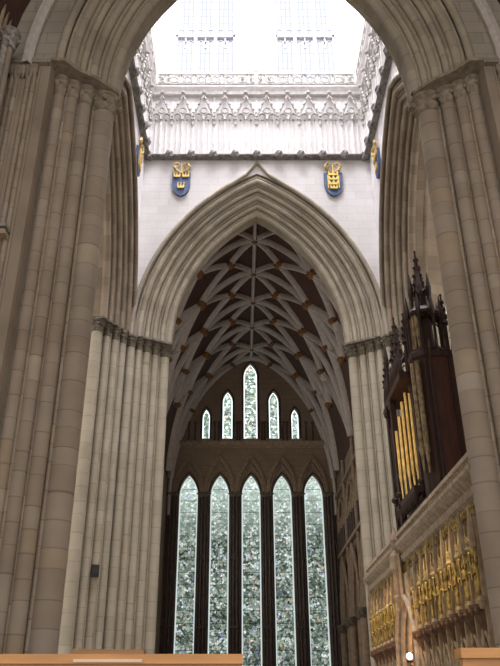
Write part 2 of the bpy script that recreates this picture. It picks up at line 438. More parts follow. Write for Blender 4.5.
# string course, blind arcade, parapet
BAY = 1.37
def string_course(loc, rz, label):
    t = thing('string_course', label, 'string course', loc, rz, 'string courses under the tower galleries')
    mb = MB()
    sec = [(-1.5, 0), (-1.78, .06), (-1.86, .18), (-1.78, .3), (-1.5, .34)]
    mb.grid([[(x, y, z) for y, z in sec] for x in (-7.0, 7.0)])
    mb.build('rail', 'string', t)
    for k in range(-5, 6):
        b = MB(); b.lathe([(.05, -.3), (.2, -.2), (.26, 0), (.22, .2), (.06, .34)], 9, (k*BAY, -1.85, .15), 1, .8, .25, 4)
        b.build('boss', 'string', t)
    return t
def blind_arcade(loc, rz, label):
    t = thing('blind_arcade', label, 'blind arcade', loc, rz, 'blind arcades on the tower walls')
    pier = MB(); pier.box(-.06, .06, -1.62, -1.5, 0, 3.5); pier.lathe([(.1, 3.5), (.1, 3.7), (.02, 4.9)], 4, (0, -1.6, 0), rot=PI/4)
    pier.lathe([(.03, 2.3), (.12, 2.5), (.06, 2.6)], 6, (0, -1.62, 0))
    bay = MB(); 
    bay.box(-.045, .045, -1.66, -1.5, 0, 3.2); bay.box(-.36, -.31, -1.6, -1.5, 0, 2.8); bay.box(.31, .36, -1.6, -1.5, 0, 2.8)
    hd = MB()
    for q in (-.32, .32):
        hd.tube([(q+a*.3, -1.68, 2.85+.5*math.sqrt(max(0, 1-a*a))) for a in (-1, -.8, -.4, 0, .4, .8, 1)], .065, 5)
        hd.ball((q, -1.68, 2.82), .09, 5)
    hd.tube([(.22*math.cos(a*PI/4), -1.68, 3.62+.24*math.sin(a*PI/4)) for a in range(9)], .06, 5)
    for s in (-1, 1):
        hd.tube([(s*.64, -1.7, 3.1), (s*.4, -1.72, 3.8), (s*.16, -1.74, 4.45), (0, -1.76, 4.95)], .065, 5)
        for w in (.25, .5, .75): hd.ball((s*.64*(1-w), -1.76, 3.15+1.8*w+.06), .09, 4)
    hd.ball((0, -1.78, 5.1), .15, 5); hd.box(-.03, .03, -1.78, -1.72, 4.7, 5.3)
    p0 = b0 = h0 = None
    for k in range(-5, 6):
        o = p0.copy() if p0 else None
        if o: COL.objects.link(o); o.parent = t
        else: o = p0 = pier.build('buttress', 'whitecarve', t)
        o.location = (k*BAY, 0, 0)
    for k in range(10):
        if b0:
            o = b0.copy(); COL.objects.link(o); o.parent = t; h = h0.copy(); COL.objects.link(h); h.parent = o
        else:
            o = b0 = bay.build('mullion', 'whitecarve', t); h = h0 = hd.build('gabled_head', 'tracery', o)
        o.location = ((k-4.5)*BAY, 0, 0)
    for s in (-1, 1):
        mb = MB(); mb.box(-.04, .04, -1.62, -1.5, 0, 3.8); mb.build('corner_shaft', 'whitecarve', t, (s*6.95, 0, 0))
    return t
def parapet(loc, rz, label):
    t = thing('gallery_parapet', label, 'parapet', loc, rz, 'gallery parapets under the tower windows')
    mb = MB(); sec = [(-1.5, -.55), (-1.75, -.5), (-1.8, -.3), (-1.9, -.1), (-1.95, 0), (-1.95, .14), (-1.5, .14)]
    mb.grid([[(x, y, z) for y, z in sec] for x in (-7, 7)]); mb.build('cornice', 'whitecarve', t)
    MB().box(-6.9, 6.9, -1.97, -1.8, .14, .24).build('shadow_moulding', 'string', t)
    MB().box(-6.9, 6.9, -1.95, -1.8, 1.12, 1.26).build('top_rail', 'whitecarve', t)
    pan = MB()
    pan.tube([(.27*math.cos(a*PI/4), -1.87, .68+.27*math.sin(a*PI/4)) for a in range(9)], .05, 5)
    pan.bar((-.42, -1.87, .3), (-.15, -1.87, .6), .06); pan.bar((.42, -1.87, .3), (.15, -1.87, .6), .06)
    pan.bar((-.42, -1.87, 1.1), (-.15, -1.87, .78), .06); pan.bar((.42, -1.87, 1.1), (.15, -1.87, .78), .06)
    pan.box(.40, .48, -1.93, -1.8, .24, 1.12)
    p0 = None
    for k in range(15):
        if p0: o = p0.copy(); COL.objects.link(o); o.parent = t
        else: o = p0 = pan.build('pierced_panel', 'tracery', t)
        o.location = ((k-7)*.91, 0, 0)
    pin = MB().lathe([(.14, .1), (.14, 1.3), (.2, 1.36), (.02, 2.0)], 4, rot=PI/4)
    for x in (-6.6, 0, 6.6): 
        o = MB(); o.v = list(pin.v); o.f = list(pin.f); o.build('pinnacle', 'whitecarve', t, (x, -1.87, 0))
    return t
for (loc, rz, w) in (((CX, CY+MID, 0), 0, 'above the far arch'), ((CX+MX, CE, 0), -PI/2, 'on the organ side of the tower'), ((CX-MX, CE, 0), PI/2, 'on the tower side opposite the organ')):
    string_course((loc[0], loc[1], 32.35), rz, 'dark string course with carved bosses ' + w)
    blind_arcade((loc[0], loc[1], 32.7), rz, 'pale blind arcade of gabled panels ' + w)
    parapet((loc[0], loc[1], 38.2), rz, 'pierced stone gallery parapet ' + w)

# ------------------------------------------------------------------ piers
SHAFT = {}
def cyl_mesh(r, z0, z1, m):
    return MB().lathe([(r, z0), (r, (z0+z1)/2), (r, z1)], 20)
def capital_mb(r, h=.75):
    mb = MB()
    mb.lathe([(r*1.05, 0), (r*1.18, .05), (r*1.05, .1)], 18)
    mb.lathe([(r*1.02, .1), (r*1.25, .22), (r*1.15, .3), (r*1.5, .42), (r*1.3, .5), (r*1.45, .56)], 24, wob=.09, lobes=7)
    mb.lathe([(r*1.5, .56), (r*1.6, .62), (r*1.5, .70), (r*1.3, .75)], 18)
    for k in range(8):
        a = k*PI/4+.2; mb.ball((r*1.42*math.cos(a), r*1.42*math.sin(a), .38+.08*(k % 2)), r*.22+.02, 4)
    return mb
def shaft(t, x, y, r, m, capm, z1=ZS, cap=True, base=True, z0=FLOOR, name='shaft'):
    key = (round(r, 3), m, z1, z0)
    if key in SHAFT:
        o = bpy.data.objects.new(name, SHAFT[key]); COL.objects.link(o); o.parent = t
    else:
        o = cyl_mesh(r, z0, z1-(.6 if cap else 0), m).build(name, m, t, smooth=True); SHAFT[key] = o.data
    o.location = (x, y, 0)
    if cap:
        kc = ('cap', round(r, 3), capm)
        if kc in SHAFT:
            c = bpy.data.objects.new('capital', SHAFT[kc]); COL.objects.link(c); c.parent = o
        else:
            c = capital_mb(r).build('capital', capm, o, smooth=True); SHAFT[kc] = c.data
        c.location = (0, 0, z1-.72)
    if base:
        kb = ('base', round(r, 3), m)
        if kb in SHAFT:
            c = bpy.data.objects.new('base', SHAFT[kb]); COL.objects.link(c); c.parent = o
        else:
            c = MB().lathe([(r*1.7, 0), (r*1.7, .5), (r*1.35, .62), (r*1.45, .75), (r*1.1, .85)], 14).build('base', m, o); SHAFT[kb] = c.data
        c.location = (0, 0, FLOOR)
    return o
def pier(label, cx, sx, sy, near):
    """sx, sy = which corner of the crossing"""
    t = thing('crossing_pier', label, 'pier', (cx+sx*8, CY+sy*9, 0), 0, 'clustered crossing piers')
    ox, oy = cx+sx*8, CY+sy*9
    def P(a, b): return (cx+sx*a-ox, CY+sy*b-oy)
    JB = CE-CY+HW if not near else HW-(CE-CY)
    core = [P(HW+.45, MID), P(7.35, 8.4), P(MX+.3, JB+.3), P(11.4, JB+.15), P(11.4, 11.0), P(7.2, 10.7)]
    if sx*sy < 0: core = core[::-1]
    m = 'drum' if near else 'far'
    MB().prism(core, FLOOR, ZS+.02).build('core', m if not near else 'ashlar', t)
    capm = 'capnear' if near else 'capital'
    jx = HW
    def abacus(pts, z0=ZS-.05, z1=ZS+.07):
        q = [P(*p) for p in pts]
        if sum(q[i][0]*q[(i+1) % len(q)][1]-q[(i+1) % len(q)][0]*q[i][1] for i in range(len(q))) < 0: q = q[::-1]
        MB().prism(q, z0, z1).build('abacus', capm, t)
    if near: abacus([(HW-.16, MID-.55), (HW-.16, MID+.35), (HW+.38, MID+.92), (HW+.95, MID+1.3), (HW+1.35, MID+1.74), (HW+1.8, MID+1.76), (HW+1.95, MID+1.0), (HW+.6, MID-.55)])
    else:
        abacus([(HW-.14, MID+.5), (HW-.14, MID-.45), (HW+2.1, MID-1.72), (HW+2.2, MID-1.2), (HW+.5, MID+.5)])
        abacus([(MX+.5, JB-.12), (MX-.35, JB-.12), (MX-1.62, JB+2.05), (MX-1.2, JB+2.15), (MX+.5, JB+.5)])
    if near:
        q = 1      # outward (camera) side
        rows = [(.36, .36, -.02, 1), (.88, .21, .44, 1), (.66, .06, .20, 0), (1.07, .05, .52, 0), (1.26, .19, .68, 1), (1.43, .05, .80, 0), (1.60, .17, .92, 1)]
        for (a, r, b, cp) in rows:
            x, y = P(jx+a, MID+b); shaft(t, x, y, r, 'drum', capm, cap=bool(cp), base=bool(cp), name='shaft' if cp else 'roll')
        # flat pilaster, moulded strips and the wall panel beyond
        def bx(a0, a1, b0, b1, z0, z1, name, mm):
            (x0, y0), (x1, y1) = P(a0, b0), P(a1, b1)
            return MB().box(min(x0, x1), max(x0, x1), min(y0, y1), max(y0, y1), z0, z1).build(name, mm, t)
        bx(jx+1.80, jx+2.16, MID+.5, MID+1.58, FLOOR, ZS, 'pilaster', 'drum')
        for a in (2.28, 2.45, 2.82, 2.98): 
            x, y = P(jx+a, MID+1.55); shaft(t, x, y, .08, 'drum', capm, cap=False, base=False, name='roll')
        bx(jx+2.18, jx+3.2, MID+.9, MID+1.54, FLOOR, ZS-.6, 'panel', 'drum')
        bx(jx+1.78, jx+3.3, MID+.9, MID+1.75, ZS-.12, ZS+.08, 'impost_ledge', 'ashlar')
        fo = MB()
        for k in range(7):
            x, y = P(jx+2.28+.12*k, MID+1.6)
            fo.lathe([(.02, -.55), (.1, -.35), (.13, -.1), (.1, 0)], 7, (x, y, ZS-.12))
        fo.build('foliage_capital', 'capnear', t, smooth=True)
        x, y = P(jx+3.28, MID+1.75); shaft(t, x, y, .15, 'far', capm, z1=ZS-.2)
    else:
        for i, (a, r, b, cp) in enumerate(((.28, .27, -.05, 1), (.78, .2, -.40, 1), (.55, .05, -.22, 0), (1.0, .05, -.54, 0), (1.22, .2, -.74, 1), (1.44, .05, -.86, 0), (1.62, .18, -1.05, 1), (1.8, .05, -1.12, 0), (2.02, .24, -1.38, 1))):
            for flip in (0, 1):
                if flip and i == 8: continue
                A, B = jx+a, MID+b
                if flip:     # reveal of the side arch, towards the tower corner
                    q = (a-.3)/1.72; A, B = (MX+.0)-q*1.45, JB+.30+q*1.72
                x, y = P(A, B); shaft(t, x, y, r, 'far', capm, cap=bool(cp), base=bool(cp), name='shaft' if cp else 'roll')
    return t
SCX = CX-.22
pier('near clustered stone pier with banded shafts filling the left of the view', SCX, -1, -1, True)
pier('near clustered stone pier with banded shafts beside the organ', SCX+.11, 1, -1, True)
pier('far clustered pier with dark capital band left of the tall windows', CX, -1, 1, False)
pier('far clustered pier behind the organ, right of the tall windows', CX, 1, 1, False)

# ------------------------------------------------------------------ shields
def shield_mesh(mb, w, h, y0, y1):
    p = [(-w, h*.42), (w, h*.42), (w, -.1*h), (w*.8, -.38*h), (w*.4, -.54*h), (0, -.6*h), (-w*.4, -.54*h), (-w*.8, -.38*h), (-w, -.1*h)]
    return mb.slab(p, y0, y1)
def crown_mb(x, z, w, y):
    mb = MB(); mb.box(x-w, x+w, y-.05, y+.05, z-.07, z+.05)
    for k in range(3):
        q = (k-1)*w*.8; mb.slab([(x+q-w*.3, z+.05), (x+q+w*.3, z+.05), (x+q*1.2, z+.3)], y-.05, y+.05); mb.ball((x+q*1.2, y, z+.32), .05, 4)
    return mb
def shield(loc, rz, label, kind, group='painted heraldic shields on the tower walls'):
    t = thing('heraldic_shield', label, 'shield', loc, rz, group)
    shield_mesh(MB(), .56, 1.75, -.16, 0).build('board', 'blue', t)
    cr = MB()
    if kind == 0:
        for (x, z) in ((-.27, .42), (.27, .42), (0, -.42)): crown_mb(x, z, .2, -.2).build('crown', 'gold', t)
    else:
        for z in (.55, .2, -.15, -.48): crown_mb(0, z, .3 if z > -.3 else .22, -.2).build('crown', 'gold', t)
        for s in (-1, 1): MB().bar((s*.33, -.19, -.5), (s*.33, -.19, .5), .06).build('gilt_bar', 'gold', t)
    # crest above: two little scrolls and a stem
    c = MB()
    for s in (-1, 1):
        c.tube([(s*.05, -.15, .75), (s*.33, -.2, .86), (s*.48, -.22, 1.14), (s*.36, -.22, 1.42), (s*.16, -.2, 1.36), (s*.18, -.2, 1.15)], [.06, .09, .1, .09, .08, .05], 6)
    c.tube([(0, -.15, .7), (0, -.18, 1.45)], .06, 6)
    c.build('crest', 'crest', t)
    return t
YF = CY+FACE
shield((-3.68, YF, 30.5), 0, 'blue shield with three gold crowns, left of the far arch tip', 0)
shield((5.68, YF, 30.5), 0, 'blue shield with a stack of gold crowns, right of the far arch tip', 1)
shield((CX+FX, 33.5, 30.0), -PI/2, 'blue and gold shield seen edge on above the organ side arch', 0)
shield((CX-FX, 33.3, 30.0), PI/2, 'blue and gold shield seen edge on by the near arch edge, opposite the organ', 1)

# ------------------------------------------------------------------ north transept
TX0, TX1, TY0, TY1 = -6.1, 7.95, 38.95, 60.0
TCX = (TX0+TX1)/2; THW = (TX1-TX0)/2
VZ, VR = 18.8, 11.1
LCX = .83; LS = 2.58; LHW = .77; LZ0, LZS, LZA = 3.6, 17.45, 19.25
wall = MB()
def panel(mb, xl, xr, z0, z1, xc, hw, zs, rise, y0, y1):
    p = half_arch(hw, rise, 8)
    a = [(xl, z0), (xc-hw, z0)]+[(xc+x, zs+z) for x, z in p[:9]]+[(xc, z1), (xl, z1)]
    b = [(xc+x, zs+z) for x, z in p[8:]]+[(xc+hw, z0), (xr, z0), (xr, z1), (xc, z1)]
    mb.slab(a, y0, y1); mb.slab(b, y0, y1)
Y0, Y1 = TY1, TY1+.8
wall.box(-9, 11, Y0, Y1, FLOOR-.1, LZ0)
xs = [LCX+(k-2)*LS for k in range(5)]
edges = [-9]+[(xs[k]+xs[k+1])/2 for k in range(4)]+[11]
for k in range(5): panel(wall, edges[k], edges[k+1], LZ0, 21.6, xs[k], LHW, LZS, LZA-LZS, Y0, Y1)
ux = [LCX+d for d in (-3.85, -2.0, 0.0, 2.03, 3.85)]
uhw = [.31, .42, .58, .42, .31]; uza = [25.15, 26.8, 29.5, 26.8, 25.15]; UZ0 = 22.3
wall.box(-9, 11, Y0, Y1, 21.6, UZ0)
ue = [-9]+[(ux[k]+ux[k+1])/2 for k in range(4)]+[11]
for k in range(5): panel(wall, ue[k], ue[k+1], UZ0, 31.5, ux[k], uhw[k], uza[k]-1.5*uhw[k]-.35, 1.5*uhw[k]+.35, Y0, Y1)
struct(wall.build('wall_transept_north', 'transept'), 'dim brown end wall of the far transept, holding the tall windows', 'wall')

def lancet(n, label, xc, hw, z0, zs, za, glass, border, bw, hood):
    t = thing('window_%d' % n, label, 'window', (xc, TY1, 0), 0, None, 'structure')
    def outline(d, y): return [(-hw+d, y, z0+d)]+[(x*(hw-d)/hw, y, zs+z*(1-d/hw*.35)) for x, z in half_arch(hw, za-zs, 8)]+[(hw-d, y, z0+d)]
    g = MB(); g.face(outline(bw, .42)); g.build('stained_glass', glass, t)
    b = MB(); o1, o2 = outline(0, .42), outline(bw, .42)
    b.grid([o1+o1[:1], o2+o2[:1]]); b.build('glass_border', border, t)
    f = MB(); arch_sweep(f, hw, za-zs, ring(.09, -.04, .09, 8), True, 8, zs)
    for s in (-1, 1): f.tube([(s*(hw+.09), -.04, z0), (s*(hw+.09), -.04, zs)], .09, 8)
    f.build('frame', 'marble', t, smooth=True)
    MB().box(-hw-.25, hw+.25, -.3, .1, z0-.25, z0).build('sill', 'transmould', t)
    if hood:
        for (w_, h_, y, q) in ((1.24, 3.2, -.08, .1), (1.12, 2.95, -.12, .09), (.98, 2.5, -.06, .08)):
            h = MB(); h.tube([(x, y, zs+.15+z) for x, z in half_arch(w_, h_, 12)], q, 7); h.build('hood_mould', 'transmould', t, smooth=True)
    return t
ORD = ['first', 'second', 'central', 'fourth', 'fifth']
for k in range(5):
    WN[0] += 1
    lancet(WN[0], ('central tall grisaille lancet window under the far arch' if k == 2 else '%s from the left of the five tall grisaille lancets' % ORD[k]), xs[k], LHW, LZ0, LZS, LZA, 'sglass', 'sborder', .1, True)
UL = ['shortest lancet at the left end of the upper row of five', 'second lancet from the left in the upper row, medium height', 'tallest upper lancet, in the middle of the gable', 'fourth lancet from the left in the upper row, medium height', 'shortest lancet at the right end of the upper row of five']
for k in range(5):
    WN[0] += 1
    lancet(WN[0], UL[k], ux[k], uhw[k], UZ0, uza[k]-1.5*uhw[k]-.35, uza[k], 'sbright', 'bbright', .08, False)

# clusters of dark marble shafts between the lancets
CL = ['left of the first tall lancet', 'between the first and second tall lancets', 'between the second and central tall lancets', 'between the central and fourth tall lancets', 'between the fourth and fifth tall lancets', 'right of the fifth tall lancet']
for k in range(6):
    xc = LCX+(k-2.5)*LS
    t = thing('shaft_cluster', 'cluster of slender dark marble shafts ' + CL[k], 'shaft cluster', (xc, TY1-.14, 0), 0, 'dark shafts between the tall lancets')
    for dx, r, y in ((-.34, .08, 0), (-.14, .11, -.12), (.14, .11, -.12), (.34, .08, 0)):
        MB().lathe([(r, 2.2), (r, LZS-.1)], 10, (dx, y, 0)).build('shaft', 'marble', t, smooth=True)
    for z in (7.2, 12.3): MB().lathe([(.44, z), (.5, z+.08), (.44, z+.18)], 12, (0, -.05, 0), 1, .4).build('shaft_ring', 'marble', t)
    MB().lathe([(.42, LZS-.15), (.5, LZS), (.62, LZS+.12), (.56, LZS+.2)], 14, (0, -.05, 0), 1, .5).build('capital', 'capital', t)
    MB().box(-.5, .5, -.35, .12, FLOOR, 2.2).build('plinth', 'transmould', t)

# gallery ledge below upper row
t = thing('gallery_ledge', 'brown stone ledge with dark colonnettes below the upper lancets', 'ledge', (LCX, TY1, 21.75))
mb = MB(); mb.grid([[(x, y, z) for y, z in ((0, -.2), (-.3, 0), (-.42, .2), (-.42, .34), (0, .4))] for x in (-6.6, 6.9)]); mb.build('ledge', 'transmould', t)
for x in (-5.3, -4.75, -3.1, -2.75, -1.2, -.95, .95, 1.2, 2.75, 3.1, 4.75, 5.3):
    MB().lathe([(.1, .4), (.07, .5), (.07, 1.9), (.12, 2.0), (.12, 2.1)], 8, (x, -.15, 0)).build('colonnette', 'marble', t, smooth=True)

# side walls
struct(MB().box(TX1, TX1+.8, TY0, TY1+.8, FLOOR-.1, 24).build('wall_transept_east', 'transept'), 'dim arcaded side wall of the far transept beyond the right pier', 'wall')
w = MB(); w.box(TX0-.8, TX0, TY0, TY1+.8, FLOOR-.1, 10); w.box(TX0-.8, TX0, TY0, TY1+.8, 17.8, 24)
for y in (TY0, 44, 49.5): w.box(TX0-.8, TX0, y-.9, y+.9, 10, 17.8)
w.box(TX0-.8, TX0, 54.1, TY1+.8, 10, 17.8)
struct(w.build('wall_transept_west', 'transept'), 'far transept side wall hidden behind the left pier', 'wall')
for k, y in enumerate((41.5, 46.7, 52.2)):  # unseen glowing panes added to light the transept and its vault
    WN[0] += 1
    t = thing('window_%d' % WN[0], 'added glowing side window lighting the far transept, hidden behind the left pier', 'window', (TX0-.4, y, 0), 0, None, 'structure')
    g = MB(); g.face([(0, -1.9, 10), (0, 1.9, 10), (0, 1.9, 17.8), (0, -1.9, 17.8)]); g.build('pane', 'cglass', t)
    MB().box(-.1, .1, -.08, .08, 10, 17.8).build('mullion', 'transmould', t)

# arcade bays of the east side wall
BL = 5.2
proto = None
for k in range(4):
    y = TY1-2.7-k*BL
    lab = 'moulded arcade bay on the far transept side wall, ' + ('next to the tall windows' if k == 0 else '%s from the tall windows' % ('second', 'third', 'fourth')[k-1])
    if proto: dup(proto, (TX1, y, 0), -PI/2, lab); continue
    t = thing('arcade_bay', lab, 'arcade bay', (TX1, y, 0), -PI/2, 'arcade bays of the far transept side wall'); proto = t
    for (r, yy, q) in ((0, -.12, .14), (.28, -.2, .12), (.52, -.26, .12)):
        arch_sweep(MB(), 1.7, 3.9, ring(r, yy, q, 8), True, 10, 7.4).build('arch_moulding', 'transmould', t, smooth=True)
    for x in (-1.95, 1.95):
        s = MB().lathe([(.26, FLOOR), (.26, 7.1)], 12, (x, -.25, 0)).build('shaft', 'transmould', t, smooth=True)
        MB().lathe([(.28, 6.8), (.42, 7.2), (.48, 7.4)], 12, (x, -.25, 0)).build('capital', 'capital', s)
    MB().box(-2.6, 2.6, -.3, 0, 12.3, 12.55).build('string_moulding', 'transmould', t)
    for x in (-1.5, -.5, .5, 1.5):
        arch_sweep(MB(), .42, .9, ring(0, -.15, .08, 6), True, 6, 14.2).v
        a = arch_sweep(MB(), .42, .9, ring(0, -.15, .08, 6), True, 6, 14.2); a.v = [(p[0]+x, p[1], p[2]) for p in a.v]; a.build('gallery_arch', 'transmould', t)
    for x in (-2, -1, 0, 1, 2): MB().lathe([(.08, 12.55), (.08, 14.2)], 8, (x, -.15, 0)).build('gallery_shaft', 'marble', t)
    arch_sweep(MB(), 1.9, 2.2, ring(0, -.15, .13, 6), True, 8, 14.2).build('gallery_hood', 'transmould', t)
    MB().box(-2.6, 2.6, -.28, 0, 17.0, 17.2).build('string_moulding', 'transmould', t)
    MB().lathe([(.13, 7.4), (.13, VZ)], 8, (2.6, -.16, 0)).build('vault_shaft', 'transmould', t)

# ------------------------------------------------------------------ vault (timber, with pale ribs)
VSEC = [(0, 30.15), (.95, 30.0), (1.9, 29.4), (3.0, 28.5), (4.0, 27.35), (5.0, 25.85), (5.8, 24.2), (6.4, 22.4), (6.8, 20.6), (THW, VZ)]
VSX = [1.0*i/40 for i in range(41)]
VL = [0]
for i in range(1, len(VSEC)): VL.append(VL[-1]+math.hypot(VSEC[i][0]-VSEC[i-1][0], VSEC[i][1]-VSEC[i-1][1]))
def vsec(s):
    """section point at arc-length fraction s, smoothed"""
    def lin(q):
        q = max(0, min(1, q))*VL[-1]
        for i in range(1, len(VL)):
            if q <= VL[i]+1e-9:
                f = (q-VL[i-1])/(VL[i]-VL[i-1]); a, b = VSEC[i-1], VSEC[i]; return Vector((a[0]+(b[0]-a[0])*f, a[1]+(b[1]-a[1])*f))
        return Vector(VSEC[-1])
    if s <= 0 or s >= .995: return lin(s)
    h = min(.035, s, 1-s); return (lin(s-h)+lin(s)*2+lin(s+h))/4
def s_of(x):
    lo, hi = 0.0, 1.0
    for _ in range(30):
        m_ = (lo+hi)/2
        if vsec(m_).x < x: lo = m_
        else: hi = m_
    return lo
def vpt(s, y, off=0):
    """s in [-1, 1]: 0 = ridge, +-1 = springing; off > 0 outwards"""
    a = abs(s); p = vsec(a)
    d = vsec(min(1, a+.01))-vsec(max(0, a-.01)); d.normalize(); nx, nz = -d.y, d.x
    if a == 0: nx, nz = 0, 1
    x = p.x+nx*off; z = p.y+nz*off
    return Vector((TCX+(x if s > 0 else -x), y, z))
mb = MB(); ss = [i/14 for i in range(-14, 15)]
mb.grid([[vpt(s, y) for s in ss] for y in [TY0-.1+i*1.5 for i in range(15)]])
vault = mb.build('ceiling_vault', 'timber')
struct(vault, 'dark timber vault of the far transept with net of pale ribs and gilt bosses', 'ceiling')
def rib(name, s0, y0, s1, y1, w=.2, h=.28, n=6):
    rows = []
    for i in range(n+1):
        q = i/n; s = s0+(s1-s0)*q; y = y0+(y1-y0)*q
        p = vpt(s, y, .05); pi = vpt(s, y, -h)
        q2 = min(1, q+.02); q1 = max(0, q-.02)
        d = (vpt(s0+(s1-s0)*q2, y0+(y1-y0)*q2)-vpt(s0+(s1-s0)*q1, y0+(y1-y0)*q1)).normalized()
        nrm = (pi-p).normalized(); sd = d.cross(nrm).normalized()
        rows.append([p-sd*w/2, p+sd*w/2, p+nrm*h*.7+sd*w/2, pi+sd*w*.22+nrm*.05, pi-sd*w*.22+nrm*.05, p+nrm*h*.7-sd*w/2])
    return MB().grid(rows, True).build(name, 'rib', vault)
BOSS = None
def boss(s, y, r=.26):
    global BOSS
    p = vpt(s, y, -.26)
    if BOSS: o = BOSS.copy(); COL.objects.link(o); o.parent = vault
    else:
        o = BOSS = MB().lathe([(.08, -.2), (.26, -.14), (.34, .02), (.3, .2)], 12, wob=.15, lobes=6).build('boss', 'boss', vault, smooth=True)
    o.location = p; o.scale = (r/.26,)*3
VP, VY = 4.15, 41.2
S1, S2, S3, S4 = s_of(1.85), s_of(4.0), s_of(5.45), s_of(6.2)
YE = TY1-.1
def seg(name, s0, y0, s1, y1, w=.22, h=.34):
    if max(y0, y1) > TY1+.3 or min(y0, y1) < TY0-.5: return
    rib(name, s0, min(y0, YE), s1, min(y1, YE), w, h, 8 if abs(s1-s0) > .3 else 5)
for k in range(-1, 6):
    y = VY+k*VP; ym = y+VP/2
    if k >= 0 and y < TY1: boss(0, y, .26)
    rib('ridge_rib', 0, max(y, TY0), 0, min(y+VP, TY1), .27, .36) if y < TY1 else None
    for s in (-1, 1):
        if y > TY0 and y < TY1:
            boss(s*S2, y, .32); seg('transverse_rib', 0, y, s*S2, y)
            if k % 2 == 0:
                seg('springer_rib', s*S2, y, s*.99, y, .24, .36)
                for q in (-1, 1): seg('springer_rib', s*S2, y+q*VP, s*.985, y+q*.12, .18, .3)
            else:
                seg('lower_rib', s*S2, y, s*S4, y); boss(s*S4, y, .24)
        if TY0 < ym < TY1:
            boss(s*S1, ym, .27); boss(s*S3, ym, .24)
            for q in (y, y+VP):
                if q <= TY1+.1:
                    seg('diagonal_rib', 0, q, s*S1, ym); seg('diagonal_rib', s*S2, q, s*S1, ym)
                    seg('lower_rib', s*S2, q, s*S3, ym)
            e, o = (y, y+VP) if k % 2 == 0 else (y+VP, y)
            seg('lower_rib', s*S3, ym, s*S4, o, .26, .3)
            seg('springer_rib', s*S3, ym, s*.9, e+(ym-e)*.12, .18, .26)
for s in (-1, 1): rib('wall_rib', 0, TY1-.2, s*.99, TY1-.2, .36, .4, 16)
# white corner springers descending in front of the end wall
for s, w in ((-1, 'left'), (1, 'right')):
    x = TCX+s*(THW-.22)
    t = MB().tube([(x, TY1-.3, 15.8), (x, TY1-.3, 18.0), (x-s*.12, TY1-.45, 19.5), (x-s*.42, TY1-.9, 21.2), (x-s*.9, TY1-1.5, 22.9)], .14, 8).build('vault_springer', 'rib', smooth=True)
    tag(t, 'pale corner springer rib %s the tall windows' % ('left of' if s < 0 else 'right of'), 'vault rib', 'corner springer ribs of the far vault')

# ------------------------------------------------------------------ south transept surroundings near the upper corners of the view
SY = CY-MID-1.5            # south face of the near wall
for s, nm in ((-1, 'west'), (1, 'east')):
    xw = SCX+s*8.35
    wl = struct(MB().box(min(xw, xw+s*.8), max(xw, xw+s*.8), 2, SY+.3, FLOOR-.1, 27).build('wall_near_'+nm, 'ashlar'), 'dim wall of the near transept at the upper %s corner of the view' % ('left' if s < 0 else 'right'), 'wall')
    for y in (15.9, 16.2, 16.5):
        MB().lathe([(.09, 12), (.09, 26)], 8, (xw-s*.05, y, 0)).build('wall_roll', 'transmould', wl, smooth=True)
    t = thing('vault_rib', 'pale wall rib springing beside the near arch at the upper %s corner' % ('left' if s < 0 else 'right'), 'vault rib', (SCX, SY-.12, 19.8), 0, 'wall ribs of the near vault')
    pts = [(x*s*-1, z) for x, z in half_arch(7.7, 11.5, 18)[:19]]
    rows = []
    for i, (x, z) in enumerate(pts):
        n = Vector((-x-0.0, 0, -z*.15)).normalized()
        rows.append([(x+n.x*a, b, z+n.z*a) for a, b in ((0, .1), (0, -.2), (.2, -.26), (.3, -.1), (.26, .1))])
    MB().grid(rows, True, [i*.6 for i in range(len(rows))]).build('rib', 'rib', t)
    t2 = thing('vault_shaft', 'slim shaft with foliage capital at the upper %s corner of the view' % ('left' if s < 0 else 'right'), 'shaft', (SCX+s*7.95, SY-.9, 0), 0, 'corner shafts of the near transept')
    sh = MB().lathe([(.15, FLOOR), (.15, 19.8)], 12).build('shaft', 'drum', t2, smooth=True)
    c = capital_mb(.2).build('capital', 'carvedark', sh, smooth=True); c.location = (0, 0, 19.7)
    for dx in (-.22, .22):
        s2 = MB().lathe([(.1, FLOOR), (.1, 19.8)], 10, (s*abs(dx) if dx > 0 else 0, dx*1.2, 0)).build('shaft', 'carvedark', t2, smooth=True)
mb = MB(); 
rows = []
for y in (-1, 8, SY+.1):
    rows.append([(SCX+x, y, 19.8+z) for x, z in half_arch(8.35, 11.9, 12)])
mb.grid(rows)
struct(mb.build('ceiling_near', 'timber'), 'dark vault over the near transept', 'ceiling')

struct(MB().box(-34, CX-10.6, 34.6, 35.4, FLOOR-.1, 33).build('wall_nave', 'ashlar'), 'plain stone wall of the nave beyond the side arch, hidden behind the piers', 'wall')
struct(MB().box(CX+10.6, 36, 34.6, 35.4, FLOOR-.1, 33).build('wall_choir', 'ashlar'), 'plain stone wall of the choir beyond the screen, hidden behind the organ', 'wall')
# ------------------------------------------------------------------ choir screen
XS = 6.1; SY0, SY1 = 18.45, 36.9; SD = 1.5
DY, DH = 28.95, 1.45
scr = thing('choir_screen', 'carved and gilded stone choir screen with niches and moulded cornice below the organ', 'screen', (XS, (SY0+SY1)/2, FLOOR))
oy = (SY0+SY1)/2
def SB(): return MB()
def sadd(mb, name, m, parent=scr, smooth=False):
    mb.v = [(x-XS, y-oy, z-FLOOR) for x, y, z in mb.v] if parent is scr else mb.v
    return mb.build(name, m, parent, smooth=smooth)
TOPZ = 7.25
def rect(x0, x1, y0, y1, z0, z1): return MB().box(x0, x1, y0, y1, z0, z1)
bd = MB()
bd.box(XS+.35, XS+SD, SY0, DY-DH, FLOOR, TOPZ); bd.box(XS+.35, XS+SD, DY+DH, SY1, FLOOR, TOPZ); bd.box(XS+.35, XS+SD, DY-DH, DY+DH, 5.2, TOPZ)
